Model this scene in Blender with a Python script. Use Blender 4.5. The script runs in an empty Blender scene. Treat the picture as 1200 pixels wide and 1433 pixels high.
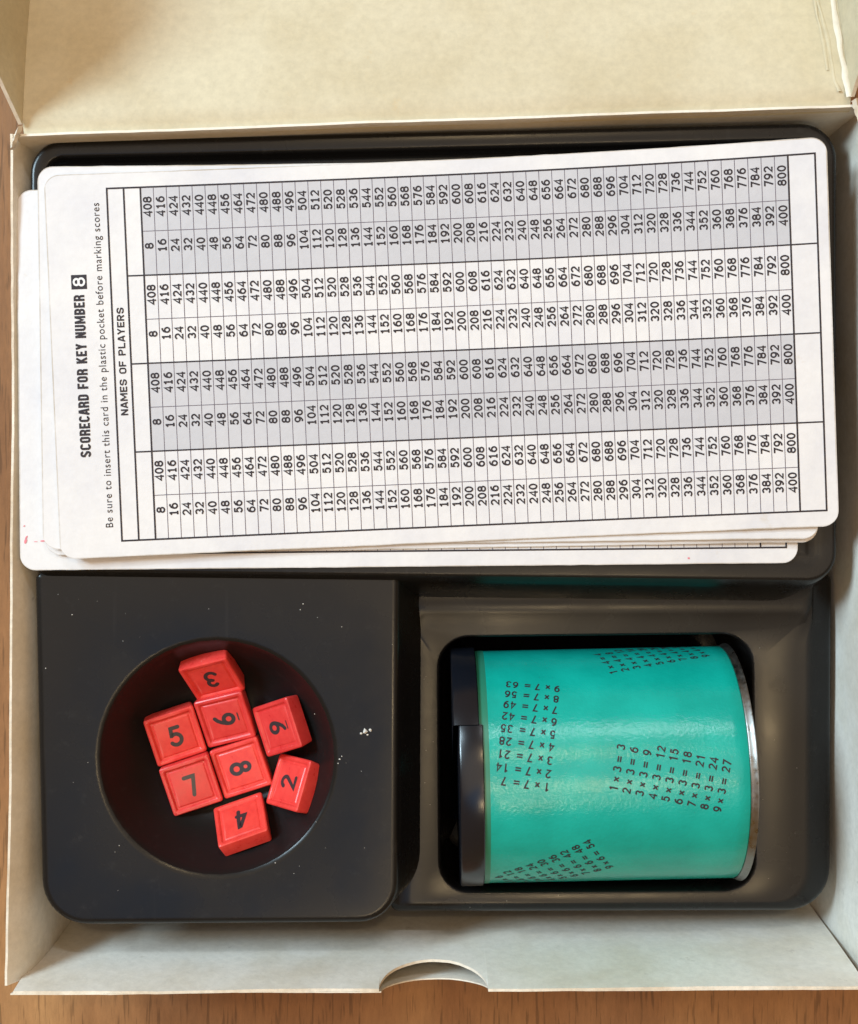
import bpy, bmesh, math, random
from mathutils import Vector, Matrix, noise
random.seed(7)
R = math.radians
scene = bpy.context.scene
COL = scene.collection

# ------------------------------------------------------------------ camera
CAM_H = 0.45                                   # metres above the box floor
cam = bpy.data.cameras.new('camera')
cam.sensor_fit = 'HORIZONTAL'; cam.sensor_width = 36.0; cam.lens = 55.5
cam.shift_y = -0.0471
cam.clip_start = 0.01; cam.clip_end = 30
camo = bpy.data.objects.new('camera', cam); COL.objects.link(camo)
camo.location = (0, 0, CAM_H)                  # looks straight down, image up = +Y
scene.camera = camo

# ------------------------------------------------------------------ light
def world():
    """the room as the light sees it: pale ceiling overhead (warm, with a cool daylit part near the left), dim warm walls"""
    w = bpy.data.worlds.new('World'); scene.world = w; w.use_nodes = True
    nt = w.node_tree; N = nt.nodes; L = nt.links
    bg = N['Background']
    tc = N.new('ShaderNodeTexCoord')
    sp = N.new('ShaderNodeSeparateXYZ'); L.new(tc.outputs['Generated'], sp.inputs[0])
    def rmp(src, lo, hi, a=0.0, b=1.0):
        m = N.new('ShaderNodeMapRange'); m.interpolation_type = 'SMOOTHSTEP'; L.new(src, m.inputs[0])
        for i, v in enumerate((lo, hi, a, b)): m.inputs[i+1].default_value = v
        return m.outputs[0]
    def mth(op, a, b):
        m = N.new('ShaderNodeMath'); m.operation = op
        for i, v in ((0, a), (1, b)):
            if isinstance(v, (int, float)): m.inputs[i].default_value = v
            else: L.new(v, m.inputs[i])
        return m.outputs[0]
    def mx(f, a, b):
        m = N.new('ShaderNodeMix'); m.data_type = 'RGBA'; L.new(f, m.inputs[0])
        for i, v in ((6, a), (7, b)):
            if isinstance(v, tuple): m.inputs[i].default_value = (*v, 1)
            else: L.new(v, m.inputs[i])
        return m.outputs[2]
    d = N.new('ShaderNodeMath'); d.operation = 'SUBTRACT'
    k = mth('MULTIPLY', sp.outputs['X'], 0.45)
    L.new(k, d.inputs[0]); L.new(sp.outputs['Y'], d.inputs[1])
    cool = mth('MULTIPLY', rmp(d.outputs[0], 0.085, 0.145), rmp(sp.outputs['X'], -0.03, 0.06, 1.0, 0.0))
    ceiling = mx(cool, CEIL_WARM, CEIL_COOL)
    up = rmp(sp.outputs['Z'], 0.80, 0.93)
    L.new(mx(up, WALLS, ceiling), bg.inputs[0]); bg.inputs[1].default_value = 1.0
CEIL_WARM = (1.22, 0.98, 0.76); CEIL_COOL = (0.28, 0.56, 1.02); WALLS = (0.31, 0.17, 0.055)
world()

def area(name, loc, target, sx, sy, energy, color):
    l = bpy.data.lights.new(name, 'AREA'); l.shape = 'RECTANGLE'; l.size = sx; l.size_y = sy
    l.energy = energy; l.color = color
    o = bpy.data.objects.new(name, l); COL.objects.link(o); o.location = loc
    d = Vector(target) - Vector(loc)
    o.rotation_euler = d.to_track_quat('-Z', 'Y').to_euler()
    return o
area('window_light', (-1.33, 0.58, 1.30), (0, -0.02, 0.06), 0.34, 0.5, 28.5, (0.64, 0.86, 1.0))
area('second_window_light', (-1.16, 1.06, 1.30), (0, -0.02, 0.05), 0.34, 0.4, 15.5, (0.64, 0.86, 1.0))
area('skylight_strip', (0.30, 1.30, 1.50), (0, -0.03, 0.05), 0.42, 0.045, 4.6, (0.92, 0.97, 1.0))
area('ceiling_lamp', (0.10, 0.75, 2.1), (0, 0, 0), 0.08, 0.06, 3.6, (1.0, 0.74, 0.40))
area('second_ceiling_lamp', (0.29, -0.40, 2.0), (0, 0, 0), 0.18, 0.05, 3.2, (1.0, 0.74, 0.40))
area('third_ceiling_lamp', (0.04, -0.99, 2.0), (0, 0, 0), 0.12, 0.12, 3.4, (1.0, 0.74, 0.40))

vs = scene.view_settings
vs.view_transform = 'Standard'; vs.look = 'None'; vs.gamma = 1; vs.exposure = 0.0
try: vs.use_curve_mapping = False
except Exception: pass

# ------------------------------------------------------------------ helpers
def tag(o, label=None, cat=None, group=None, kind=None):
    if label: o['label'] = label
    if cat: o['category'] = cat
    if group: o['group'] = group
    if kind: o['kind'] = kind
    return o

def empty(name, loc=(0, 0, 0)):
    o = bpy.data.objects.new(name, None); COL.objects.link(o); o.location = loc
    o.empty_display_size = 0.02
    return o

def mesh_obj(name, verts, faces, mats, parent=None, smooth=38, mi=None, loc=None, fix=True):
    me = bpy.data.meshes.new(name); me.from_pydata([tuple(v) for v in verts], [], faces)
    if not isinstance(mats, (list, tuple)): mats = [mats]
    for m in mats: me.materials.append(m)
    if mi:
        for p, i in zip(me.polygons, mi): p.material_index = i
    if fix:
        bm = bmesh.new(); bm.from_mesh(me); bmesh.ops.recalc_face_normals(bm, faces=bm.faces); bm.to_mesh(me); bm.free()
    if smooth:
        me.shade_smooth()
        me.set_sharp_from_angle(angle=R(smooth))
    o = bpy.data.objects.new(name, me); COL.objects.link(o)
    if parent: o.parent = parent
    if loc: o.location = loc
    return o

def loft(loops, cap0=False, cap1=False):
    n = len(loops[0]); V = []; Fc = []
    for l in loops: V += [tuple(p) for p in l]
    for i in range(len(loops) - 1):
        for j in range(n):
            k = (j + 1) % n
            Fc.append((i*n + j, i*n + k, (i+1)*n + k, (i+1)*n + j))
    if cap0: Fc.append(tuple(range(n)))
    if cap1: Fc.append(tuple((len(loops)-1)*n + j for j in range(n)))
    return V, Fc

def rquad(c, rad, d=(0, 0, 0, 0), z=0.0, na=10, ns=12):
    """closed loop of a rounded quad; corners TL TR BR BL; d = inset of top, right, bottom, left side"""
    c = [Vector(p) for p in c]
    lines = []
    for i in range(4):                         # top, right, bottom, left
        a, b = c[i], c[(i+1) % 4]
        t = (b - a).normalized(); n = Vector((t.y, -t.x))       # inward for clockwise order
        lines.append((a + n*d[i], t))
    def cross(l1, l2):
        (p, r), (q, s) = l1, l2
        k = r.x*s.y - r.y*s.x
        t = ((q-p).x*s.y - (q-p).y*s.x) / k
        return p + r*t
    K = [cross(lines[(i-1) % 4], lines[i]) for i in range(4)]
    arcs = []
    for i in range(4):
        r = max(rad[i] - min(d[i], d[(i-1) % 4]), 0.0003)
        a = (K[(i-1) % 4] - K[i]).normalized(); b = (K[(i+1) % 4] - K[i]).normalized()
        th = a.angle(b); h = r/math.sin(th/2)
        ce = K[i] + (a+b).normalized()*h
        p0 = K[i] + a*(r/math.tan(th/2)) - ce; p1 = K[i] + b*(r/math.tan(th/2)) - ce
        a0 = math.atan2(p0.y, p0.x); a1 = math.atan2(p1.y, p1.x)
        da = (a1 - a0 + math.pi) % (2*math.pi) - math.pi
        arcs.append([ce + Vector((math.cos(a0+da*t/na), math.sin(a0+da*t/na)))*r for t in range(na+1)])
    pts = []
    for i in range(4):
        pts += arcs[i]
        p, q = arcs[i][-1], arcs[(i+1) % 4][0]
        pts += [p.lerp(q, t/ns) for t in range(1, ns)]
    return [Vector((p.x, p.y, z)) for p in pts]

def at(px, py, z):                             # photograph pixel and real height -> metres
    k = (CAM_H - z)/1850.0
    return Vector(((px-600)*k, -(py-660)*k))

def nz(x, y=0.0, z=0.0): return noise.noise(Vector((x, y, z)))

# ------------------------------------------------------------------ materials
def mat(name, color, rough=0.5, spec=0.5):
    m = bpy.data.materials.new(name); m.use_nodes = True
    b = m.node_tree.nodes['Principled BSDF']
    b.inputs['Base Color'].default_value = (*color, 1); b.inputs['Roughness'].default_value = rough
    b.inputs['Specular IOR Level'].default_value = spec
    return m, m.node_tree, b

def tex(nt, kind, scale, detail=4, rough=0.55, stretch=None, rot=None, coord='Object'):
    N, L = nt.nodes, nt.links
    tc = N.new('ShaderNodeTexCoord'); out = tc.outputs[coord]
    if stretch or rot:
        mp = N.new('ShaderNodeMapping'); L.new(out, mp.inputs[0]); out = mp.outputs[0]
        if stretch: mp.inputs['Scale'].default_value = stretch
        if rot: mp.inputs['Rotation'].default_value = rot
    t = N.new(kind); L.new(out, t.inputs['Vector'])
    t.inputs['Scale'].default_value = scale
    if 'Detail' in t.inputs: t.inputs['Detail'].default_value = detail
    if 'Roughness' in t.inputs: t.inputs['Roughness'].default_value = rough
    return t

def ramp(nt, src, stops):
    r = nt.nodes.new('ShaderNodeValToRGB'); nt.links.new(src, r.inputs[0])
    e = r.color_ramp.elements
    while len(e) < len(stops): e.new(0.5)
    for x, (p, c) in zip(e, stops):
        x.position = p; x.color = (*c, 1) if len(c) == 3 else c
    return r.outputs[0]

def g(v): return (v, v, v)

def mix(nt, fac, a, b, mode='MIX'):
    m = nt.nodes.new('ShaderNodeMix'); m.data_type = 'RGBA'; m.blend_type = mode
    for s, v in ((m.inputs[0], fac), (m.inputs[6], a), (m.inputs[7], b)):
        if isinstance(v, (int, float)): s.default_value = v
        elif isinstance(v, tuple): s.default_value = (*v, 1)
        else: nt.links.new(v, s)
    return m.outputs[2]

def bump(nt, b, src, strength, dist):
    n = nt.nodes.new('ShaderNodeBump'); n.inputs['Strength'].default_value = strength
    n.inputs['Distance'].default_value = dist
    nt.links.new(src, n.inputs['Height']); nt.links.new(n.outputs[0], b.inputs['Normal'])
    return n

def m_wood():
    m, nt, b = mat('walnut_wood', (0.2, 0.1, 0.05), 0.5, 0.22)
    rot = (0, 0, R(-22)); st = (1.0, 0.10, 1.0)
    big = tex(nt, 'ShaderNodeTexNoise', 17, 3, 0.5, (1.0, 0.22, 1.0), rot)
    fine = tex(nt, 'ShaderNodeTexNoise', 420, 8, 0.8, (1.0, 0.25, 1.0), rot)
    pore = tex(nt, 'ShaderNodeTexNoise', 900, 2, 0.5, (1, 0.07, 1), rot)
    base = ramp(nt, big.outputs[0], [(0.28, (0.17, 0.072, 0.029)), (0.5, (0.29, 0.138, 0.057)), (0.74, (0.45, 0.245, 0.105))])
    f = ramp(nt, fine.outputs[0], [(0.3, g(0.74)), (0.7, g(1.16))])
    c = mix(nt, 0.8, base, f, 'MULTIPLY')
    p = ramp(nt, pore.outputs[0], [(0.34, g(0.40)), (0.43, g(1.0))])
    c = mix(nt, 0.6, c, p, 'MULTIPLY')
    nt.links.new(c, b.inputs['Base Color'])
    bump(nt, b, pore.outputs[0], 0.25, 0.0003)
    return m

def m_paper(name, col, dirt, mott=0.06, stain=None, rough=0.75, edge=False):
    m, nt, b = mat(name, col, rough, 0.25)
    n1 = tex(nt, 'ShaderNodeTexNoise', 28, 5, 0.6)
    n2 = tex(nt, 'ShaderNodeTexNoise', 420, 4, 0.7)
    n3 = tex(nt, 'ShaderNodeTexNoise', 90, 4, 0.75)
    c = mix(nt, ramp(nt, n1.outputs[0], [(0.42, g(0)), (0.72, g(1))]), col, dirt)
    c = mix(nt, 1.0, c, ramp(nt, n2.outputs[0], [(0.3, g(1-mott)), (0.7, g(1+mott))]), 'MULTIPLY')
    if stain:                                   # small scuffs and spots
        s = ramp(nt, n3.outputs[0], [(0.66, g(0)), (0.74, g(1))])
        sm = nt.nodes.new('ShaderNodeMath'); sm.operation = 'MULTIPLY'; sm.inputs[1].default_value = 0.5
        nt.links.new(s, sm.inputs[0])
        c = mix(nt, sm.outputs[0], c, stain)
        v = tex(nt, 'ShaderNodeTexVoronoi', 75)
        d = ramp(nt, v.outputs['Distance'], [(0.035, g(1)), (0.055, g(0))])
        c = mix(nt, d, c, tuple(x*0.4 for x in stain))
    nt.links.new(c, b.inputs['Base Color'])
    bump(nt, b, n2.outputs[0], 0.35, 0.00025)
    return m

def m_plastic(name='black_plastic', spec=0.29, r0=0.20, r1=0.32):
    m, nt, b = mat(name, (0.012, 0.012, 0.013), 0.3, spec)
    n = tex(nt, 'ShaderNodeTexNoise', 35, 5, 0.6)
    s = tex(nt, 'ShaderNodeTexNoise', 700, 3, 0.6)
    r = nt.nodes.new('ShaderNodeMapRange'); nt.links.new(n.outputs[0], r.inputs[0])
    r.inputs[1].default_value = 0.3; r.inputs[2].default_value = 0.7
    r.inputs[3].default_value = r0; r.inputs[4].default_value = r1
    nt.links.new(r.outputs[0], b.inputs['Roughness'])
    d = tex(nt, 'ShaderNodeTexNoise', 160, 6, 0.8)
    c = mix(nt, ramp(nt, d.outputs[0], [(0.58, g(0)), (0.85, g(0.5))]), (0.0085, 0.0080, 0.0080), (0.040, 0.038, 0.036))
    nt.links.new(c, b.inputs['Base Color'])
    sc = tex(nt, 'ShaderNodeTexNoise', 240, 3, 0.6, (1, 0.03, 1), (0.3, 0.2, 0.9))
    s2 = ramp(nt, sc.outputs[0], [(0.66, g(0)), (0.72, g(0.10))])
    c = mix(nt, s2, c, (0.05, 0.048, 0.046)); nt.links.new(c, b.inputs['Base Color'])
    wv = tex(nt, 'ShaderNodeTexNoise', 22, 2, 0.5)
    bp = bump(nt, b, s.outputs[0], 0.05, 0.0002)
    b2 = nt.nodes.new('ShaderNodeBump'); b2.inputs['Strength'].default_value = 0.04; b2.inputs['Distance'].default_value = 0.004
    nt.links.new(wv.outputs[0], b2.inputs['Height']); nt.links.new(b2.outputs[0], bp.inputs['Normal'])
    return m

def m_red():
    m, nt, b = mat('red_plastic', (0.72, 0.035, 0.028), 0.32, 0.45)
    oi = nt.nodes.new('ShaderNodeObjectInfo')
    var = ramp(nt, oi.outputs['Random'], [(0.0, (0.86, 0.80, 0.85)), (0.5, (1.0, 1.0, 1.0)), (1.0, (1.08, 1.25, 1.05))])
    n = tex(nt, 'ShaderNodeTexNoise', 190, 5, 0.7)
    c = mix(nt, ramp(nt, n.outputs[0], [(0.35, g(0)), (0.7, g(1))]), (0.67, 0.040, 0.038), (0.80, 0.066, 0.056))
    c = mix(nt, 1.0, c, var, 'MULTIPLY')
    d = tex(nt, 'ShaderNodeTexNoise', 380, 5, 0.8)
    c = mix(nt, ramp(nt, d.outputs[0], [(0.64, g(0)), (0.72, g(0.75))]), c, (0.14, 0.018, 0.014))   # rubbed-in grime
    sc = tex(nt, 'ShaderNodeTexNoise', 700, 3, 0.6, (1, .08, 1), (0, 0, .7))
    c = mix(nt, ramp(nt, sc.outputs[0], [(0.66, g(0)), (0.73, g(0.45))]), c, (0.85, 0.20, 0.17))      # scuffs
    nt.links.new(c, b.inputs['Base Color'])
    r = nt.nodes.new('ShaderNodeMapRange'); nt.links.new(n.outputs[0], r.inputs[0])
    r.inputs[1].default_value = 0.3; r.inputs[2].default_value = 0.7; r.inputs[3].default_value = 0.24; r.inputs[4].default_value = 0.42
    nt.links.new(r.outputs[0], b.inputs['Roughness'])
    b.inputs['Subsurface Weight'].default_value = 0.10
    b.inputs['Subsurface Radius'].default_value = (0.003, 0.0008, 0.0005)
    bump(nt, b, n.outputs[0], 0.14, 0.0003)
    return m

def m_teal():
    m, nt, b = mat('teal_varnished_paper', (0.01, 0.40, 0.33), 0.20, 0.45)
    n = tex(nt, 'ShaderNodeTexNoise', 60, 4, 0.6)
    c = mix(nt, ramp(nt, n.outputs[0], [(0.35, g(0)), (0.7, g(1))]), (0.003, 0.34, 0.285), (0.006, 0.42, 0.355))
    s = tex(nt, 'ShaderNodeTexNoise', 1100, 3, 0.6)
    d = tex(nt, 'ShaderNodeTexNoise', 190, 4, 0.7)
    c = mix(nt, ramp(nt, d.outputs[0], [(0.74, g(0)), (0.78, g(0.6))]), c, (0.02, 0.16, 0.11))
    w = tex(nt, 'ShaderNodeTexNoise', 420, 5, 0.8)
    c = mix(nt, ramp(nt, w.outputs[0], [(0.69, g(0)), (0.76, g(0.55))]), c, (0.22, 0.56, 0.48))      # rubbed varnish
    nt.links.new(c, b.inputs['Base Color'])
    mx = nt.nodes.new('ShaderNodeMath'); mx.operation = 'MULTIPLY_ADD'
    nt.links.new(d.outputs[0], mx.inputs[0]); mx.inputs[1].default_value = 1.2; nt.links.new(s.outputs[0], mx.inputs[2])
    bump(nt, b, mx.outputs[0], 0.38, 0.0002)
    return m

def m_metal():
    m, nt, b = mat('tin_rim', (0.26, 0.25, 0.235), 0.3)
    b.inputs['Metallic'].default_value = 1
    n = tex(nt, 'ShaderNodeTexNoise', 500, 4, 0.7)
    r = ramp(nt, n.outputs[0], [(0.3, g(0.22)), (0.7, g(0.5))]); nt.links.new(r, b.inputs['Roughness'])
    bump(nt, b, n.outputs[0], 0.2, 0.0002)
    return m

WOOD = m_wood()
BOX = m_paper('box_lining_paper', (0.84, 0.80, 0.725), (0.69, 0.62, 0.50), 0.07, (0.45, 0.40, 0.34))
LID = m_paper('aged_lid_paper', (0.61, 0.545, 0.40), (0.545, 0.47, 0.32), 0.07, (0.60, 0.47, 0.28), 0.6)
RAW = m_paper('worn_board_edge', (0.78, 0.72, 0.62), (0.55, 0.42, 0.28), 0.14)
CARD = m_paper('white_card', (0.75, 0.735, 0.75), (0.645, 0.64, 0.69), 0.03, (0.62, 0.56, 0.50), 0.55)
WORN = m_paper('worn_card_border', (0.66, 0.63, 0.62), (0.40, 0.33, 0.25), 0.10)
CEDGE = m_paper('card_edge', (0.50, 0.43, 0.33), (0.36, 0.29, 0.2), 0.1)
TINT = m_paper('grey_printed_tint', (0.555, 0.55, 0.59), (0.50, 0.505, 0.55), 0.03, None, 0.55)
INK = mat('black_printing_ink', (0.025, 0.02, 0.028), 0.5, 0.3)[0]
FINE = mat('fine_line_ink', (0.12, 0.10, 0.135), 0.5, 0.3)[0]
PAPERWHITE = mat('reversed_numeral', (0.8, 0.79, 0.80), 0.55, 0.3)[0]
DIGIT = mat('dark_digit_paint', (0.035, 0.028, 0.032), 0.35, 0.5)[0]
PINK = mat('pink_crayon', (0.75, 0.25, 0.30), 0.7, 0.2)[0]
PLASTIC = m_plastic(); MATTE = m_plastic('duller_black_plastic', 0.22, 0.34, 0.48); RED = m_red(); TEAL = m_teal(); TIN = m_metal()  # bowl lining: same plastic made duller to mute the tiles' red reflections
CAPM = mat('navy_black_cap', (0.006, 0.0075, 0.012), 0.22, 0.5)[0]
DUST = mat('white_crumbs', (0.7, 0.68, 0.64), 0.8, 0.2)[0]
WRAP_EDGE = mat('darker_wrap_edge', (0.02, 0.20, 0.13), 0.35, 0.5)[0]

# ------------------------------------------------------------------ table
s = 0.9
tab = mesh_obj('table_top', [(-s, -s, -.0032), (s, -s, -.0032), (s, s, -.0032), (-s, s, -.0032),
                             (-s, -s, -.035), (s, -s, -.035), (s, s, -.035), (-s, s, -.035)],
               [(0, 1, 2, 3), (4, 5, 6, 7), (0, 1, 5, 4), (1, 2, 6, 5), (2, 3, 7, 6), (3, 0, 4, 7)], WOOD, smooth=0)
tag(tab, 'brown wooden table top under the open game box', 'table', kind='structure')

# ------------------------------------------------------------------ the box
RIM = 0.068
LB = Vector((-.1188, .0966)); RB = Vector((.1233, .1053)); LF = Vector((-.1177, -.1499)); RF = Vector((.1276, -.1484))
box = empty('game_box', (0, 0, -.003))
tag(box, 'old cream cardboard game box with open hinged lid and thumb notch in front', 'game box')
OFF = Vector((0, 0, .003))

def sheet(name, a, b, out, parent, zb, zt, lean, thick, mats, n=60, m=10, top=None, wob=.0004, sd=0.0, push=0.0, flare=None, bulge=0.0):
    """upright board from a to b; inner face leans inwards by `lean` at the bottom; edges worn"""
    out = Vector(out).normalized(); V = []; Fc = []; mi = []
    xs = [i/n for i in range(n+1)]
    if top: xs = sorted(set(xs) | set(top[1]))
    for layer in (0, 1):
        for u in xs:
            p = a.lerp(b, u)
            t = zt(u) if callable(zt) else zt
            if top: t = top[0](u)
            fl0 = flare[0] + (flare[1]-flare[0])*u if flare else 0.0
            t += .00035*nz(u*38, sd, 2.1) + .0002*nz(u*140, sd, 7)
            for j in range(m+1):
                v = j/m; z = zb + (t-zb)*v
                off = -lean*(1-(z-zb)/(RIM-zb)) + push + wob*nz(u*6, v*2.5, sd) + (thick if layer else 0) + fl0*math.exp(-(t-z)/.007) + bulge*math.sin(math.pi*min(1, max(0, (z-zb)/(RIM-zb))))
                if v == 1: off += (.00025 if layer == 0 else -.00025)
                q = p + out*off
                V.append((q.x, q.y, z + OFF.z))
    nu = len(xs); S = nu*(m+1)
    idx = lambda l, i, j: l*S + i*(m+1) + j
    for l in (0, 1):
        for i in range(nu-1):
            for j in range(m):
                Fc.append((idx(l, i, j), idx(l, i+1, j), idx(l, i+1, j+1), idx(l, i, j+1))); mi.append(0)
    for i in range(nu-1):
        Fc.append((idx(0, i, m), idx(0, i+1, m), idx(1, i+1, m), idx(1, i, m))); mi.append(1)
        Fc.append((idx(0, i, 0), idx(0, i+1, 0), idx(1, i+1, 0), idx(1, i, 0))); mi.append(0)
    for i in (0, nu-1):
        for j in range(m):
            Fc.append((idx(0, i, j), idx(0, i, j+1), idx(1, i, j+1), idx(1, i, j))); mi.append(1)
    return mesh_obj(name, V, Fc, mats, parent, 50, mi)

def nrm(a, b, sgn=1):
    t = (b-a).normalized(); return Vector((t.y, -t.x))*sgn

# bottom board
fl = [(LB+Vector((-.002, .002))), RB+Vector((.002, .002)), RF+Vector((.002, -.002)), LF+Vector((-.002, -.002))]
V = [(p.x, p.y, .003) for p in fl] + [(p.x, p.y, .0001) for p in fl]
mesh_obj('base_board', V, [(0, 1, 2, 3), (4, 5, 6, 7), (0, 1, 5, 4), (1, 2, 6, 5), (2, 3, 7, 6), (3, 0, 4, 7)], BOX, box, 0)
# sides
eps = .0006
sheet('side_wall', Vector((-.1188, .0985)), Vector((-.1184, -.1500)), (-1, 0), box, .0002, lambda u: .0641 - .0024*min(1, 5*u*(1-u)), .0036, .0012, [BOX, RAW], sd=3.3, flare=(.0026, .0046), m=20)
sheet('side_wall', Vector((.1266, .1068)), Vector((.1294, -.1500)), (1, 0), box, .0002, RIM, .0030, .0016, [BOX, RAW], sd=9.1, wob=.0008)
sheet('back_wall', LB+Vector((-.0012, 0)), RB+Vector((.003, .0001)), nrm(LB, RB, -1), box, .0002, RIM-.0004, .001, .0012, [BOX, BOX], sd=5.5, wob=.0003)
# front wall: two boards meeting at the fold, thumb notch through both
NC, NW, ND = .00305, .0157, .0190
def notch(scale, extra=0.0):
    L_ = (RF-LF).length
    def f(u):
        x = LF.lerp(RF, u).x
        t = (x-NC)/(NW*scale)
        if abs(t) >= 1: return RIM
        return RIM - (ND+extra)*(1-t*t)**.5
    us = []
    for i in range(49):
        x = NC + NW*scale*math.cos(math.pi*i/48)
        us.append((x-LF.x)/(RF.x-LF.x))
    us += [us[0]+1e-4, us[-1]-1e-4]
    return f, us
fw = sheet('front_wall', LF+Vector((-.0024, 0)), RF+Vector((-.001, 0)), (0, -1), box, .0002, RIM, .0055, .0013, [BOX, RAW], top=notch(1.0), sd=1.7, wob=.0005, m=12)
ow = sheet('outer_board', LF+Vector((-.0032, 0)), RF+Vector((.001, 0)), (0, -1), box, .0002, RIM-.0003, -.0035, .0009, [BOX, RAW], top=notch(.985, .0005), sd=4.9, wob=.0003, push=.0005, m=12, bulge=.0036)
ow.parent = fw

# lid: hinged on the back wall, folded right over and sloping down to the table
HL = Vector((-.1180, .0993, RIM-.0008)); HR = Vector((.1226, .1073, RIM-.0008))
tilt = R(16.5)
ax = (HR-HL).normalized(); perp = Vector((-ax.y, ax.x, 0))
dn = perp*math.cos(tilt) + Vector((0, 0, -1))*math.sin(tilt); up = ax.cross(dn).normalized()
LIDL = .236
def lidpt(s_, t_, h):                            # s along hinge, t away from hinge, h above panel
    return HL + ax*s_ + dn*t_ + up*h + OFF
LW = (HR-HL).length
V = []; Fc = []; nx, ny = 60, 50
for l in (0, 1):
    for i in range(nx+1):
        for j in range(ny+1):
            s_ = LW*i/nx; t_ = -.0012 + (LIDL+.0012)*(j/ny)**1.4
            h = .0004*nz(s_*22, t_*22, 3) + .00012*nz(s_*160, t_*160, 8)
            h -= .0030*math.exp(-((t_+.0012)/.0030)**2)          # rolled hinge fold
            e = min(i, nx-i)/nx*LW
            h += .0005*math.exp(-((e-.0032)/.0012)**2)      # crease beside each flap
            V.append(lidpt(s_, t_, h - .0013*l))
S = (nx+1)*(ny+1); ix = lambda l, i, j: l*S + i*(ny+1) + j
for l in (0, 1):
    for i in range(nx):
        for j in range(ny): Fc.append((ix(l, i, j), ix(l, i+1, j), ix(l, i+1, j+1), ix(l, i, j+1)))
for i in range(nx):
    for j in (0, ny): Fc.append((ix(0, i, j), ix(0, i+1, j), ix(1, i+1, j), ix(1, i, j)))
for j in range(ny):
    for i in (0, nx): Fc.append((ix(0, i, j), ix(0, i, j+1), ix(1, i, j+1), ix(1, i, j)))
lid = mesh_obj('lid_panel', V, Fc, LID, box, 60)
def flap(side, splay, mats):
    V = []; Fc = []; mi = []; n, m = 40, 12; H = .066
    for l in (0, 1):
        for i in range(n+1):
            for j in range(m+1):
                v = j/m
                t0 = .0012 + .037*v                         # slanting front edge from the hinge corner
                t = t0 + (LIDL - t0)*(i/n)**1.3; h = H*v + .0002
                bend = splay*h + .0006*nz(t*20, h*25, side*5) + (.0011 if l else 0)
                s_ = (-bend + .0003) if side < 0 else (LW + bend - .0005)
                V.append(lidpt(s_, t, h))
    S = (n+1)*(m+1); ix = lambda l, i, j: l*S + i*(m+1) + j
    for l in (0, 1):
        for i in range(n):
            for j in range(m): Fc.append((ix(l, i, j), ix(l, i+1, j), ix(l, i+1, j+1), ix(l, i, j+1))); mi.append(0)
    for i in range(n):
        for j in (0, m): Fc.append((ix(0, i, j), ix(0, i+1, j), ix(1, i+1, j), ix(1, i, j))); mi.append(1)
    for j in range(m):
        for i in (0, n): Fc.append((ix(0, i, j), ix(0, i, j+1), ix(1, i, j+1), ix(1, i, j))); mi.append(1)
    o = mesh_obj('lid_flap', V, Fc, mats, box, 50, mi); o.parent = lid
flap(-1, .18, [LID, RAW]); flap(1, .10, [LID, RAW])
def lid_strip(name, sa, t0, t1, width, hgt, seed, drift=0.0):
    """a narrow loose strip of lining paper lying on the lid"""
    V = []; Fc = []; n = 70
    for i in range(n+1):
        t = t0 + (t1-t0)*i/n
        c = sa + drift*(i/n) + .0011*nz(t*60, seed, 1) + .0004*nz(t*220, seed, 5)
        w = width*(.75 + .5*nz(t*120, seed, 9)); hh = hgt*(.7 + .6*nz(t*90, seed, 13)); b0 = .00025
        for ds, dh in ((-w/2, b0), (-w/6, b0+hh), (w/4, b0+hh*.7), (w/2, b0)):
            V.append(lidpt(c+ds, t, dh + .0004*nz((c+ds)*22, t*22, 3)))
    for i in range(n):
        for k in range(3): Fc.append((i*4+k, i*4+k+1, (i+1)*4+k+1, (i+1)*4+k))
    o = mesh_obj(name, V, Fc, BOX if 'loose' in name else LID, box, 60); o.parent = lid
lid_strip('loose_paper_strip', LW-.0013, .001, LIDL-.004, .0022, .0005, 2.2)
lid_strip('paper_crease', LW-.0035, .003, .075, .0014, .0003, 6.1, -.006)
lid_strip('paper_crease', LW-.0055, .010, .050, .0012, .00025, 8.7, -.003)
# torn paper at the two hinge corners
def corner_tear(c, sx):
    V = []; Fc = []
    n = 9
    for i in range(n):
        a = i/(n-1)
        p = Vector((c.x + sx*(.0005 + .0022*a), c.y - .0062*a + .001*nz(a*5, sx), RIM + .0012 + .0006*nz(a*7, 3, sx)))
        wv = .0009 + .0005*nz(a*9, sx, 4)
        for dx, dz in ((-wv, -.0007), (0, .0005), (wv, -.0007), (0, -.0016)):
            V.append((p.x+dx, p.y+dx*.6, p.z+dz+.003))
    for i in range(n-1):
        for k in range(4):
            Fc.append((i*4+k, i*4+(k+1) % 4, (i+1)*4+(k+1) % 4, (i+1)*4+k))
    Fc += [(0, 1, 2, 3), tuple((n-1)*4+k for k in range(4))]
    o = mesh_obj('torn_hinge_corner', V, Fc, RAW, box, 60)
corner_tear(Vector((HL.x+.0005, HL.y)), -1); corner_tear(Vector((HR.x-.0005, HR.y)), 1)
for o in box.children: o.location = (0, 0, 0)

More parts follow.
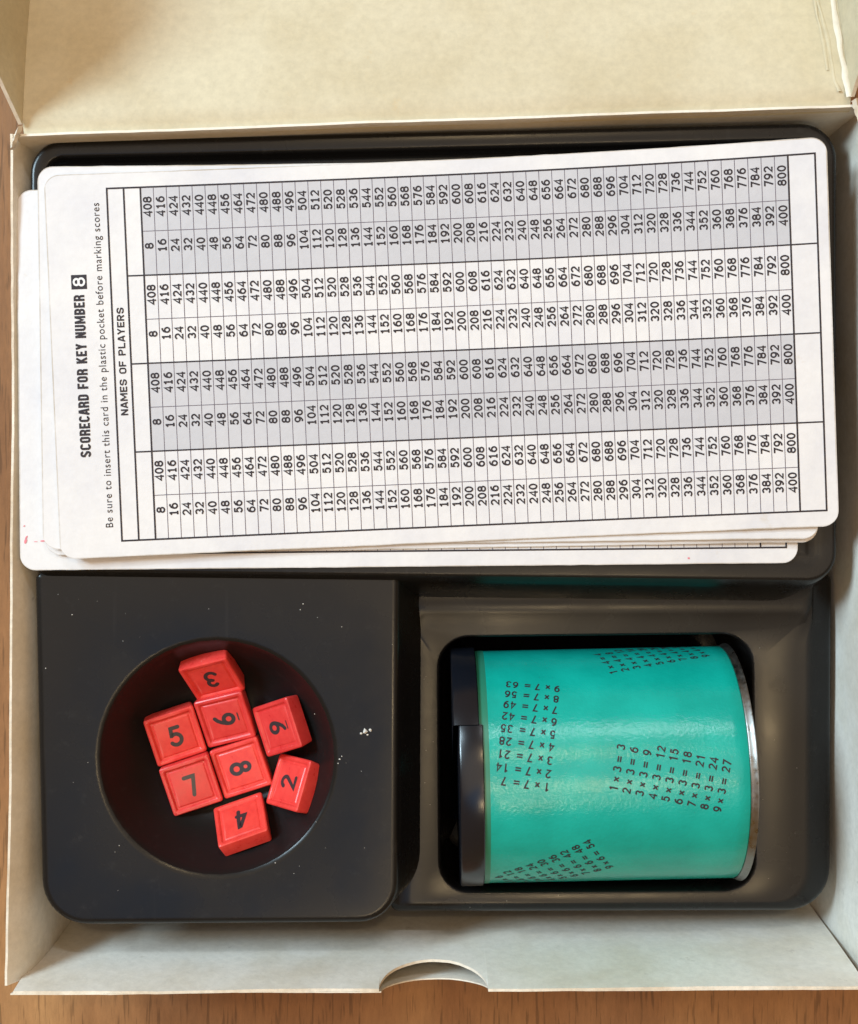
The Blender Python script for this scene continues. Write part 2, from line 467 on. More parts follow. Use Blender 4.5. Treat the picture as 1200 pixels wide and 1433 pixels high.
# ------------------------------------------------------------------ black insert tray
tray = empty('insert_tray', (0, 0, 0))
tag(tray, 'black moulded plastic tray filling the box, with a round bowl and a cup well', 'tray')
ZS, ZB, ZC = .0605, .0580, .0400
def P2(px, py, z): return at(px, py, z)
cq = [P2(41, 197, ZS), P2(1171, 171, ZS), P2(1171, 815, ZS), P2(41, 801, ZS)]
cr_ = [.0100, .0105, .0085, .0045]
prof = [((-.0006, -.0006, -.0086, -.0004), .0385), ((-.0003, -.0003, -.0024, -.0003), .0550), ((0, 0, -.0008, 0), .0588), ((.0001,)*4, .0596),
        ((.0004,)*4, .0601), ((.0009,)*4, .06045), ((.0016,)*4, .0605), ((.0042, .0042, .0036, .0042), .0606), ((.0049, .0049, .0043, .0049), .0603),
        ((.0054, .0054, .0048, .0054), .0593), ((.0060, .0060, .0054, .0060), .0570), ((.0068, .0068, .0062, .0068), .0563), ((.0080, .0080, .0072, .0080), .0563),
        ((.0086, .0086, .0078, .0086), .0570), ((.0092, .0092, .0084, .0092), .0595), ((.0097, .0097, .0089, .0097), .0602), ((.0105, .0105, .0097, .0105), .0604)]
loops = [rquad(cq, cr_, (-.0006, -.0006, -.0100, -.0004), .030)] + [rquad(cq, cr_, d, z) for d, z in prof]
gy0, gy1 = P2(0, 300, ZS).y, P2(0, 235, ZS).y
for l in loops[8:]:
    for p in l:
        t = min(1, max(0, (p.y-gy0)/(gy1-gy0))); t = t*t*(3-2*t)
        p.z = .0604 - (.0604-p.z)*(.05 + .95*t)
V, Fc = loft(loops, False, True)
mesh_obj('card_platform', V, Fc, PLASTIC, tray, 45)

# dice bowl block
bq = [P2(50, 801, ZB), P2(557, 803, ZB), P2(555, 1289, ZB), P2(61, 1293, ZB)]
br_ = [.0016, .0016, .0115, .0130]
bowl_c = Vector((-.0650, -.0876))
bowl_c = P2(303, 1060, ZB)
bl = []
for z in (.0015, .015, .030, .040, .050, .0545):
    k = ZB - z
    bl.append(rquad(bq, br_, (.0002, -.37*k, -.12*k, -.015*k), z))
for d, z in ((-.0004, .0567), (.0000, .0574), (.0004, .0577), (.0009, .0579), (.0015, .0580), (.0019, .0580), (.0026, .0580)):
    bl.append(rquad(bq, br_, (max(d, .0003),) + (d,)*3, z))
ref = bl[-1]; hollow = []
ang = [math.atan2(p.y-bowl_c.y, p.x-bowl_c.x) for p in ref]
pr = [(.0372, 0), (.0364, -.0001), (.0357, -.0004), (.0351, -.0011), (.0344, -.0023), (.0334, -.0039), (.0316, -.0066), (.0295, -.0095),
      (.0270, -.0122), (.0245, -.0143), (.0220, -.0158), (.0195, -.0167), (.0165, -.0172), (.0125, -.0174), (.008, -.0175), (.004, -.0175)]
for r_, dz in pr:
    r_ = r_ - .0009*min(1, r_/.03); dz *= 1.17
    (bl if r_ > .0345 else hollow).append([Vector((bowl_c.x + r_*math.cos(a), bowl_c.y + r_*math.sin(a), ZB+dz)) for a in ang])
V, Fc = loft(bl)
bk = mesh_obj('bowl_block', V, Fc, PLASTIC, tray, 45)
V, Fc = loft([bl[-1]] + hollow, False, True)
mesh_obj('bowl_hollow', V, Fc, MATTE, bk, 60)

# cup well
wq = [P2(556, 802, ZC), P2(1167, 802, ZC), P2(1165, 1277, ZC), P2(545, 1279, ZC)]
wr = [.002, .003, .0135, .003]
hq = [P2(613, 891, ZC), P2(1052, 886, ZC), P2(1057, 1246, ZC), P2(615, 1249, ZC)]
hr = [.0095, .0095, .0095, .0095]
wl = [rquad(wq, wr, (0, -.0006, -.0030, -.001), .0015), rquad(wq, wr, (0, -.0004, -.0018, 0), .020), rquad(wq, wr, (0, -.0001, -.0005, 0), .0355),
      rquad(wq, wr, (0, .0003, .0001, 0), .0374), rquad(wq, wr, (0, .0010, .0006, 0), .0384), rquad(wq, wr, (.001, .0022, .0012, .001), .0390),
      rquad(wq, wr, (.004, .0064, .0022, .003), .0398), rquad(wq, [.009, .010, .0135, .006], (.0085, .0072, .0034, .0062), .0400),
      rquad(wq, [.010, .012, .0135, .006], (.0125, .009, .0036, .0066), .0400), rquad(wq, [.010, .012, .0135, .006], (.0165, .012, .0038, .0070), .0400)]
for d, z in ((-.0006, .0400), (-.0002, .0399), (.0001, .0396), (.0003, .0390), (.0010, .030), (.0020, .008), (.0030, .0035), (.006, .0025)):
    wl.append(rquad(hq, hr, (d,)*4, z))
y1, y0 = P2(0, 878, ZC).y, P2(0, 845, ZC).y
for l in wl[7:11]:
    for p in l:
        t = min(1, max(0, (p.y-y1)/(y0-y1)))
        p.z += .0018*t
V, Fc = loft(wl, False, True)
mesh_obj('cup_well', V, Fc, PLASTIC, tray, 40)

# ------------------------------------------------------------------ lettering
def curve_mesh(body, bold=0.0, space=1.0):
    c = bpy.data.curves.new('lettering', 'FONT'); c.body = body; c.resolution_u = 3; c.offset = bold; c.space_character = space
    o = bpy.data.objects.new('lettering', c); COL.objects.link(o)
    me = bpy.data.meshes.new_from_object(o.evaluated_get(bpy.context.evaluated_depsgraph_get()))
    V = [(v.co.x, v.co.y) for v in me.vertices]; Fc = [tuple(p.vertices) for p in me.polygons]
    bpy.data.objects.remove(o); bpy.data.curves.remove(c); bpy.data.meshes.remove(me)
    return V, Fc
CACHE = {}
def glyph(ch, bold):
    k = (ch, bold)
    if k not in CACHE:
        if ch == '1':                            # the face in the photograph has a flag and a foot
            w = .052 + bold
            CACHE[k] = ([(.25-w, 0), (.25+w, 0), (.25+w, .682), (.25-w*.2, .682), (.25-w, .62), (.12, .56), (.12, .47), (.25-w, .535)],
                        [(0, 1, 2, 3, 4), (0, 4, 7), (4, 5, 6, 7)])
        elif ch == '_':
            CACHE[k] = ([(.08, -.0), (.44, 0), (.44, .085+bold), (.08, .085+bold)], [(0, 1, 2, 3)])
        elif ch == '=':
            CACHE[k] = ([(.03, .20), (.52, .20), (.52, .275), (.03, .275), (.03, .37), (.52, .37), (.52, .445), (.03, .445)], [(0, 1, 2, 3), (4, 5, 6, 7)])
        else: CACHE[k] = curve_mesh(ch, bold)
    return CACHE[k]
def arc(cx, cy, r, a0, a1, n=22, ry=None):
    ry = ry or r
    return [(cx + r*math.cos(R(a0+(a1-a0)*i/n)), cy + ry*math.sin(R(a0+(a1-a0)*i/n))) for i in range(n+1)]
def stroke_mesh(pts, w, round_ends=True):
    closed = math.dist(pts[0], pts[-1]) < 1e-4
    V = []; Fc = []
    P = [Vector(p) for p in pts]
    if closed: P = P[:-1]
    n = len(P)
    for i in range(n):
        a = P[i-1] if (i > 0 or closed) else P[i]; b = P[(i+1) % n] if (i < n-1 or closed) else P[i]
        t1 = (P[i]-a).normalized() if (P[i]-a).length > 1e-9 else (b-P[i]).normalized()
        t2 = (b-P[i]).normalized() if (b-P[i]).length > 1e-9 else t1
        n1 = Vector((-t1.y, t1.x)); n2 = Vector((-t2.y, t2.x)); nn = (n1+n2)
        if nn.length < .2: nn = n1*2
        nn.normalize(); k = 1/max(.55, nn.dot(n1))
        V += [tuple(P[i]-nn*w/2*k), tuple(P[i]+nn*w/2*k)]
    m = n if closed else n-1
    for i in range(m):
        j = (i+1) % n; Fc.append((2*i, 2*j, 2*j+1, 2*i+1))
    if not closed and round_ends:                 # round ends
        for e, (p, q) in ((0, (P[0], P[1])), (n-1, (P[-1], P[-2]))):
            d = (p-q).normalized(); a0 = math.atan2(d.y, d.x); o = len(V)
            V += [(p.x + w/2*math.cos(a0+R(t)), p.y + w/2*math.sin(a0+R(t))) for t in range(-90, 91, 18)]
            Fc.append(tuple(range(o, len(V))))
    return V, Fc

class Flat:
    """collects flat shapes in local 2-D and maps them with f(x, y, h)"""
    def __init__(s, f): s.f = f; s.V = []; s.F = []
    def add(s, V, Fc, h, tf=lambda x, y: (x, y)):
        o = len(s.V)
        for x, y in V:
            a, b = tf(x, y); s.V.append(s.f(a, b, h))
        s.F += [tuple(i+o for i in f) for f in Fc]
    def strip(s, x0, y0, x1, y1, w, h, n=24):
        dx, dy = x1-x0, y1-y0; l = math.hypot(dx, dy); ux, uy = -dy/l*w/2, dx/l*w/2
        V = []; Fc = []
        for i in range(n+1):
            t = i/n; V += [(x0+dx*t-ux, y0+dy*t-uy), (x0+dx*t+ux, y0+dy*t+uy)]
        for i in range(n): Fc.append((2*i, 2*i+2, 2*i+3, 2*i+1))
        s.add(V, Fc, h)
    def rect(s, x0, y0, x1, y1, h, n=30, m=4):
        V = []; Fc = []
        for i in range(n+1):
            for j in range(m+1): V.append((x0+(x1-x0)*i/n, y0+(y1-y0)*j/m))
        for i in range(n):
            for j in range(m): Fc.append((i*(m+1)+j, (i+1)*(m+1)+j, (i+1)*(m+1)+j+1, i*(m+1)+j+1))
        s.add(V, Fc, h)
    def build(s, name, m, parent):
        return mesh_obj(name, s.V, s.F, m, parent, 0, fix=False)

# letter skeletons in a box w wide and 1 high, centre lines kept half a stroke inside
def rbox(x0, y0, x1, y1, r, a0=0, a1=360):
    """rounded box path, walked anticlockwise from the middle of the right side"""
    P = [(x1, (y0+y1)/2)]
    for cx, cy, s_ in ((x1-r, y1-r, 0), (x0+r, y1-r, 90), (x0+r, y0+r, 180), (x1-r, y0+r, 270)):
        P += arc(cx, cy, r, s_, s_+90, 8)
    return P + [P[0]]
def skeleton(ch, w, e):
    l, r, b, t = e, w-e, e, 1-e; cx = w/2; rx = (r-l)/2
    if ch in '0': return [arc(cx, .5, rx, 0, 360, 30, (t-b)/2)]
    if ch == '1': return [[(cx+.02, 0), (cx+.02, 1)], [(cx+.02, .90), (cx-.20, .74)], [(cx-.18, b*.8), (cx+.22, b*.8)]]
    if ch == 'I': return [[(cx+.02, 0), (cx+.02, 1)], [(cx+.02, .90), (cx-.20, .74)]]
    if ch == '2': return [arc(cx, t-rx, rx, 165, -25, 16) + [(l+.01, b+.0), (r+.02, b)]]
    if ch == '3': return [arc(cx, t-rx*.86, rx*.92, 155, -80, 16, rx*.86), arc(cx, b+rx*.92, rx, 82, -158, 20, (t-b-rx*1.72)/2+.0)]
    if ch == '4': return [[(r-.10, 0), (r-.10, t+.02), (l-.02, .30), (r+.06, .30)]]
    if ch == '5': return [[(r-.02, t), (l+.10, t), (l+.05, .54)] + arc(cx-.01, b+.285, rx, 128, -158, 22, .285)]
    if ch == '6': return [arc(cx, b+.27, rx, 0, 360, 28, .27), [(r-.03, t-.02), (cx+.06, t), (l+.11, t-.14), (l+.02, .56), (l, b+.27)]]
    if ch == '9': return [arc(cx, t-.27, rx, 0, 360, 28, .27), [(l+.03, b+.02), (cx-.06, b), (r-.11, b+.14), (r-.02, .44), (r, t-.27)]]
    if ch == '7': return [[(l-.02, t), (r+.0, t), (cx-.08, 0)]]
    if ch == '8': return [arc(cx, t-.205, rx*.88, 0, 360, 26, .205), arc(cx, b+.235, rx, 0, 360, 28, .235)]
    if ch == 'x': return [[(l, .10), (r, .62)], [(l, .62), (r, .10)]]
    if ch == '=': return [[(l-.05, .30), (r+.05, .30)], [(l-.05, .58), (r+.05, .58)]]
    q = min(rx, .22)
    if ch == 'O': return [rbox(l, b, r, t, q)]
    if ch == 'C': return [[p for p in arc(r-q, t-q, q, 0, 90, 6)] + arc(l+q, t-q, q, 90, 180, 6) + arc(l+q, b+q, q, 180, 270, 6) + arc(r-q, b+q, q, 270, 360, 6)]
    if ch == 'D': return [[(l, b), (l, t)] + arc(r-q, t-q, q, 90, 0, 8) + arc(r-q, b+q, q, 0, -90, 8) + [(l-e, b)]]
    if ch == 'U': return [[(l, 1)] + arc(l+q, b+q, q, 180, 270, 6) + arc(r-q, b+q, q, 270, 360, 6) + [(r, 1)]]
    if ch == 'S':
        h2 = (t-b)/4; return [arc(r-q, t-q, q, 0, 90, 6) + arc(l+q, t-q, q, 90, 180, 6) + [(l, .5+h2*.55), (l+.08, .5+.07), (r-.08, .5-.07), (r, .5-h2*.55)] + arc(r-q, b+q, q, 0, -90, 6) + arc(l+q, b+q, q, 270, 180, 6)]
    if ch in 'RPB':
        m = .48; u = min(q, (t-m)/2)
        top = [(l-e, t)] + arc(r-u, t-u, u, 90, 0, 6) + arc(r-u, m+u, u, 0, -90, 6) + [(l, m)]
        o = [[(l, 0), (l, 1)], top]
        if ch == 'R': o.append([(cx, m), (r, .0)] if w > .55 else [(cx, m), (r-.06, m-.04), (r, m-.16), (r, 0)])
        if ch == 'B':
            u = min(q, (m-b)/2); o.append([(l, m)] + arc(r-u, m-u, u, 90, 0, 6) + arc(r-u, b+u, u, 0, -90, 6) + [(l-e, b)])
        return o
    if ch == 'E': return [[(l, 0), (l, 1)], [(l, t), (w, t)], [(l, .5), (w-e*.7, .5)], [(l, b), (w, b)]]
    if ch == 'F': return [[(l, 0), (l, 1)], [(l, t), (w, t)], [(l, .48), (w-e*.7, .48)]]
    if ch == 'L': return [[(l, 1), (l, 0)], [(l, b), (w, b)]]
    if ch == 'A': return [[(l*.6, 0), (cx-e*.25, 1)], [(cx+e*.25, 1), (w-l*.6, 0)], [(cx-rx*.7, .27), (cx+rx*.7, .27)]]
    if ch == 'K': return [[(l, 0), (l, 1)], [(l, .36), (r+.02, 1)], [(cx-.06, .54), (r+.03, 0)]]
    if ch == 'Y': return [[(l*.8, 1), (cx, .45)], [(w-l*.8, 1), (cx, .45)], [(cx, .50), (cx, 0)]]
    if ch == 'N': return [[(l, 0), (l, 1)], [(l, .96), (r, .04)], [(r, 0), (r, 1)]]
    if ch == 'M': return [[(l, 0), (l, 1)], [(l, .98), (cx, .25), (r, .98)], [(r, 0), (r, 1)]]
    return []
SK = {}
def stroked(ch, w, weight):
    k = (ch, w, weight)
    if k not in SK: SK[k] = [stroke_mesh(p, weight, False) for p in skeleton(ch, w, weight/2)]
    return SK[k]
def word_strokes(flat, body, w, weight, gap, tf, h=.0001, start=0.0):
    """lays a word out from x = start (letter height 1), returns its end"""
    x = start
    for ch in body:
        if ch == ' ': x += w*.75; continue
        cw = w*(1.3 if ch == 'M' else .9 if ch in 'EFL' else 1.0)
        for i, (V, Fc) in enumerate(stroked(ch, cw, weight)):
            flat.add(V, Fc, h + .000004*i, lambda X, Y, x=x: tf(X+x, Y))
        x += cw + gap
    return x - gap

# ------------------------------------------------------------------ scorecards
CW = .1118
def make_card(name, label, origin, angle, zf, printing, extra=0.0):
    """origin = lower left corner of the card in the photograph's view; local p along its length, q across"""
    root = empty(name, (origin[0], origin[1], zf(0.5, 0.5)))
    root.rotation_euler = (0, 0, angle)
    tag(root, label, 'scorecard', 'scorecards piled on the tray')
    z0 = zf(0.5, 0.5); CL = .2262 + extra
    def f(p, q, h):
        return (p, q, zf(p/CL, q/CW) - z0 + h)
    rr = .0045; T = .00042; BW = .00028
    xs = [rr*(1-math.cos(math.pi/2*i/8)) for i in range(9)]
    xs = xs + [rr + (CL-2*rr)*i/60 for i in range(1, 60)] + [CL-x for x in reversed(xs)]
    m = 24; V = []; Fc = []; mi = []
    for l in (0, 1):
        for p in xs:
            d = min(p, CL-p)
            ins = rr - math.sqrt(max(0, rr*rr-(rr-d)**2)) if d < rr else 0
            for j in range(m+1):
                w = .00012*nz(p*300, j*7.7, 3) if j in (0, m) else 0
                q = ins + w if j == 0 else CW-ins+w if j == m else ins + BW + (CW-2*ins-2*BW)*(j-1)/(m-2)
                V.append(f(p, q, 0 if l == 0 else -T))
    n = len(xs); S = n*(m+1); ix = lambda l, i, j: l*S + i*(m+1) + j
    for l in (0, 1):
        for i in range(n-1):
            for j in range(m):
                Fc.append((ix(l, i, j), ix(l, i+1, j), ix(l, i+1, j+1), ix(l, i, j+1)))
                mi.append(2 if j in (0, m-1) or i in (0, 1, n-2, n-3) else 0)
    for i in range(n-1):
        for j in (0, m): Fc.append((ix(0, i, j), ix(0, i+1, j), ix(1, i+1, j), ix(1, i, j))); mi.append(1)
    for j in range(m):
        for i in (0, n-1): Fc.append((ix(0, i, j), ix(0, i, j+1), ix(1, i, j+1), ix(1, i, j))); mi.append(1)
    mesh_obj('card_sheet', V, Fc, [CARD, CEDGE, WORN], root, 45, mi)
    if not printing: return root
    p0, p1, q0, q1 = .0180+extra, .2228+extra, .0046, .1073
    PL = p1-p0; QW = q1-q0
    a1, a2, a3 = p0+PL*23.5/990, p0+PL*47/990, p0+PL*953.5/990
    tint = Flat(f)
    for k in (1, 3): tint.rect(a2, q0+QW*k/4, a3, q0+QW*(k+1)/4, .00003)
    tint.build('tinted_column', TINT, root)
    ln = Flat(f); th = Flat(f)
    TK, TN = .00050, .00020
    for q in (q0, q1): ln.strip(p0-TK/2, q, p1+TK/2, q, TK, .00008, 60)
    for p in (p0, p1, a1, a2, a3): ln.strip(p, q0, p, q1, TK, .000085, 20)
    for k in (1, 2, 3): ln.strip(a1, q0+QW*k/4, p1, q0+QW*k/4, TK*.85, .00008, 60)
    for k in range(1, 50):
        p = a2 + (a3-a2)*k/50; th.strip(p, q0, p, q1, TN, .00006, 20)
    for k in range(4): th.strip(a2, q0+QW*(2*k+1)/8, a3, q0+QW*(2*k+1)/8, TN, .000065, 60)
    ln.build('table_frame', INK, root); th.build('ruled_lines', FINE, root)
    num = Flat(f); sy = .00258
    for r in range(50):
        pc = a2 + (a3-a2)*(r+.5)/50 + .00129
        for c in range(8):
            v = str(8*(r+1) + (400 if c % 2 else 0))
            qc = q0 + QW*(c+.5)/8 + (.0007 if c % 2 else .0021)
            x = qc - (len(v)*.00204-.00024)/2
            for ch in v:
                word_strokes(num, ch, .69, .182, 0, lambda X, Y, x=x, pc=pc: (pc - Y*sy, x + X*sy))
                x += .00204
    num.build('printed_numbers', INK, root)
    def line(flat, body, pbase, qa, qb, H, bold, h=.0001, space=1.0):
        Vv, Ff = curve_mesh(body, bold, space)
        x0 = min(v[0] for v in Vv); x1 = max(v[0] for v in Vv); k = (qb-qa)/(x1-x0); ky = H/.682
        flat.add(Vv, Ff, h, lambda X, Y: (pbase - Y*ky, qa + (X-x0)*k))
    hd = Flat(f)
    def heavy(flat, body, pbase, qa, qb, H, w, weight, gap):
        end = word_strokes(Flat(f), body, w, weight, gap, lambda X, Y: (X, Y)); k = (qb-qa)/end
        word_strokes(flat, body, w, weight, gap, lambda X, Y: (pbase - Y*H, qa + X*k))
    heavy(hd, 'SCORECARD FOR KEY NUMBER', .0102+extra, .0294, .0766, .0031, .52, .195, .10)
    hd.rect(.0066+extra, .0783, .0111+extra, .0825, .00006, 2, 2)
    hd.build('printed_title', INK, root)
    e = Flat(f); word_strokes(e, '8', .72, .165, 0, lambda X, Y: (.01065+extra - Y*.0036, .0791 + X*.00365), .00012)
    e.build('reversed_key_number', PAPERWHITE, root)
    nt_ = Flat(f); line(nt_, 'Be sure to insert this card in the plastic pocket before marking scores', .0156+extra, .0087, .1032, .0021, .0, .0001, 1.12)
    nt_.build('printed_instruction', INK, root)
    nm = Flat(f); heavy(nm, 'NAMES OF PLAYERS', .0214+extra, .0411, .0725, .0021, .74, .19, .14)
    nm.build('printed_heading', INK, root)
    return root

def lift(base, k, kl=1.0):
    def zf(u, v):
        z = base
        if u < .5: z += k*kl*.0022*(1-u/.5)**2
        else: z += k*(.0036+.0042*v)*((u-.5)/.5)**2
        return z
    return zf
def card_origin(frame_bl, angle, off=(.0180, .0046)):
    c, s = math.cos(angle), math.sin(angle)
    return (frame_bl[0] - c*off[0] + s*off[1], frame_bl[1] - s*off[0] - c*off[1])
aA = R(2.5)
zA = lift(.0632, 1.0)
make_card('scorecard', 'topmost white scorecard, tilted, its whole number table and printed title in view',
          card_origin((-.0894, -.02017), aA), aA, zA, True)
aD = R(0.55)
fD = at(1099.5, 766, .0612)                      # lower right corner of the bottom card's frame
cD, sD = math.cos(aD), math.sin(aD)
oD = (fD.x - cD*.2252 + sD*.0046, fD.y - sD*.2252 - cD*.0046)
make_card('scorecard', 'lowest scorecard of the pile, sticking out farthest left, pink-marked near its lower corner', oD, aD, lift(.0612, .0), True, .0024)
# the two in between: only their edges show
def corner(px, py, z): p = at(px, py, z); return (p.x, p.y)
aC = R(1.0)
make_card('scorecard', 'third scorecard down, a thin edge showing just above the lowest card at the lower right', corner(64, 777, .0622), aC, lift(.0618, .34), False)
aB = R(0.85)
make_card('scorecard', 'second scorecard down, its worn edge showing directly under the topmost card', corner(61, 769, .0633), aB, lift(.0625, .66), False)

# pink crayon marks on the lowest card
low = [x for x in COL.objects if x.name.startswith('scorecard') and x.get('label', '').startswith('lowest')][0]
for (px, py, l, w, a) in ((36, 757, .0016, .0009, 80), (37, 752, .0012, .0005, 60), (60, 757, .0018, .0005, 5), (69, 764, .0013, .0005, -35), (50, 758, .0012, .0002, 0), (34, 736, .0006, .0004, 40), (963, 781, .0006, .0007, 60)):
    c = at(px, py, .0612); n = 9
    V2 = []
    pk = Flat(lambda x, y, h: (x, y, .0612+h))
    for i in range(n):
        t = 2*math.pi*i/n; rr_ = 1 + .35*nz(px*.3, i*1.7)
        x = l*.5*math.cos(t)*rr_; y = w*.5*math.sin(t)*rr_
        V2.append((c.x + x*math.cos(R(a)) - y*math.sin(R(a)), c.y + x*math.sin(R(a)) + y*math.cos(R(a))))
    pk.add(V2, [tuple(range(n))], .00013)
    o = pk.build('pink_mark', PINK, None)
    o.parent = low; o.matrix_parent_inverse = (Matrix.Translation(low.location) @ Matrix.Rotation(aD, 4, 'Z')).inverted()

# ------------------------------------------------------------------ red number tiles
TW, TH = .0157, .0058
# strokes in a box about 1 wide and 1.65 high, centred
STROKES = {
 '2': [arc(0, .42, .40, 165, -10, 18) + [(.30, .18), (-.38, -.76), (.46, -.76)]],
 '3': [arc(0, .40, .36, 150, -80, 18), arc(.0, -.34, .45, 95, -150, 22)],
 '4': [[(.12, -.80), (.16, .10)], [(.30, -.36), (-.42, -.36), (.02, .72), (.14, .74), (.16, .0)]],
 '5': [[(.40, .72), (-.22, .72), (-.30, .10)] + arc(-.02, -.28, .46, 125, -150, 24)],
 '6': [arc(0, -.32, .40, 0, 360, 36), [(.26, .78), (.02, .62), (-.22, .28), (-.38, -.10), (-.40, -.32)], [(-.30, -1.12), (.34, -1.12)]],
 '9': [arc(0, .30, .40, 0, 360, 36), [(-.26, -.80), (-.02, -.64), (.22, -.30), (.38, .08), (.40, .30)], [(-.34, -1.12), (.30, -1.12)]],
 '7': [[(-.42, .72), (.40, .72), (.02, -.82)]],
 '8': [arc(0, .40, .33, 0, 360, 32), arc(0, -.36, .42, 0, 360, 36)],
}
def sq(half, z, r): 
    return rquad([(-half, half), (half, half), (half, -half), (-half, -half)], [r]*4, z=z, na=4, ns=3)
h = TW/2
tl = [sq(h-.0009, -TH, .0006), sq(h-.0004, -TH+.0004, .0008), sq(h, -.0007, .0008), sq(h-.00010, -.00025, .0008), sq(h-.0004, 0, .0007), sq(h-.0011, .00002, .0006),
      sq(h-.00135, -.00015, .0005), sq(h-.0017, -.00062, .0005), sq(h-.0021, -.00066, .0004), sq(h-.0024, -.00044, .0004), sq(h-.00265, -.00040, .0004)]
tv, tf_ = loft(tl, True, True)
TILE_MESH = None
tiles = [  # digit, centre of top face (mm), x axis, normal, digit turn, label
 ('3', (-66.0, -63.5, 47.9), (.957, .252, .145), (.06, -.65, .76), 172, 'red tile numbered 3, upside down, leaning on the rim above the 6 tile'),
 ('5', (-77.7, -81.2, 44.7), (.942, .292, -.165), (.22, -.17, .96), 0, 'red tile numbered 5, upright, directly above the 7 tile'),
 ('6', (-62.8, -76.4, 43.5), (.964, .246, .097), (-.03, -.25, .97), 90, 'red tile with an underlined 6 lying flat, under the 3 tile and beside the 5'),
 ('9', (-46.5, -77.9, 47.4), (.751, .328, .574), (-.58, -.10, .81), 90, 'red tile with an underlined 9 leaning on the bowl wall above the 2 tile'),
 ('8', (-58.0, -91.3, 42.8), (.949, .310, .055), (-.04, -.05, 1.0), -90, 'red tile with a sideways 8 lying flat in the middle of the bowl'),
 ('7', (-72.9, -96.2, 44.8), (.951, .297, -.085), (.12, -.10, .99), 0, 'red tile numbered 7 with an orange sheen, beside the 8 and below the 5'),
 ('2', (-42.9, -94.3, 48.0), (.690, .003, .724), (-.68, .36, .64), 90, 'red tile with a sideways 2, steeply leaning below the 9 tile'),
 ('4', (-57.4, -105.4, 48.3), (.946, .321, -.052), (-.23, .77, .59), 178, 'red tile with an upside-down 4, leaning on the bowl wall below the 8 tile'),
]
for k, (dg, c, xa, nn, turn, label) in enumerate(tiles):
    nn = Vector(nn).normalized(); xa = Vector(xa); xa = (xa - nn*xa.dot(nn)).normalized(); ya = nn.cross(xa)
    M = Matrix((xa, ya, nn)).transposed().to_4x4(); M.translation = Vector(c)*.001
    root = empty('number_tile'); root.matrix_world = M
    tag(root, label, 'number tile', 'red number tiles in the bowl')
    if TILE_MESH is None:
        b = mesh_obj('tile_body', tv, tf_, RED, root, 35); TILE_MESH = b.data
    else:
        b = bpy.data.objects.new('tile_body', TILE_MESH); COL.objects.link(b); b.parent = root
    S = .0038; a = R(turn); ca, sa = math.cos(a), math.sin(a)
    fl_ = Flat(lambda x, y, hh: (x, y, hh))
    for i, st in enumerate(STROKES[dg]):
        under = dg in '69' and i == 2
        Vv, Ff = stroke_mesh(st, .10 if under else .33)
        fl_.add(Vv, Ff, -.00036 + .00002*i, lambda X, Y: (S*(X*ca*.95 - Y*sa), S*(X*sa*.95 + Y*ca)))
    fl_.build('digit', DIGIT, root)

# ------------------------------------------------------------------ dice cup
CR = .0352
cup = empty('dice_cup', (.0515, -.0908, .0372)); cup.rotation_euler = (0, 0, R(1.2))
tag(cup, 'teal cylindrical dice cup printed with times tables, lying on its side in the tray', 'dice cup')
def ring(a, r, n=128, p0=0.0, p1=360.0, closed=True):
    return [Vector((a, r*math.sin(R(p0+(p1-p0)*i/n)), r*math.cos(R(p0+(p1-p0)*i/n)))) for i in range(n if closed else n+1)]
V, Fc = loft([ring(-.0370, CR-.0012), ring(-.0370, CR), ring(-.0350, CR+.00005), ring(-.0338, CR+.00005), ring(-.0335, CR)] +
             [ring(-.0335 + .0735*i/20, CR) for i in range(1, 20)] + [ring(.0401, CR), ring(.0404, CR-.0002), ring(.0407, CR-.0007)], True, False)
wrap = mesh_obj('label_wrap', V, Fc, TEAL, cup, 35)
V, Fc = loft([ring(-.0368, CR+.00003), ring(-.0345, CR+.00012), ring(-.0338, CR+.00003)])
e = mesh_obj('dark_wrap_edge', V, Fc, WRAP_EDGE, cup, 35); e.parent = wrap  # darker green band round the wrap at its cap end
V, Fc = loft([ring(.0403, CR-.0005), ring(.0405, CR+.0001), ring(.0409, CR+.0003), ring(.0416, CR+.00035), ring(.0421, CR+.0008), ring(.0425, CR+.0009), ring(.0427, CR+.0005), ring(.0428, CR-.0004), ring(.0426, CR-.0012), ring(.0415, CR-.0016)], False, True)
mesh_obj('metal_rim', V, Fc, TIN, cup, 40)
# cap: a band in two lengths that step past each other
def band(a0, a1, r, p0, p1, name):
    n = 96; prof = [(a1, r-.0012), (a1, r-.0003), (a1-.0003, r), (a0+.0007, r), (a0+.0002, r-.0003), (a0, r-.0009), (a0, .004)]
    L_ = [ring(a, rr, n, p0, p1, False) for a, rr in prof]
    V = [tuple(p) for l in L_ for p in l]; Fc = []
    for i in range(len(L_)-1):
        for j in range(n): Fc.append((i*(n+1)+j, i*(n+1)+j+1, (i+1)*(n+1)+j+1, (i+1)*(n+1)+j))
    return mesh_obj(name, V, Fc, CAPM, cup, 40)
ph = 31
band(-.0427, -.0356, CR+.0008, ph-360+190, ph, 'cap')
band(-.0442, -.0366, CR+.0013, ph-.4, ph+190, 'cap_overlap')

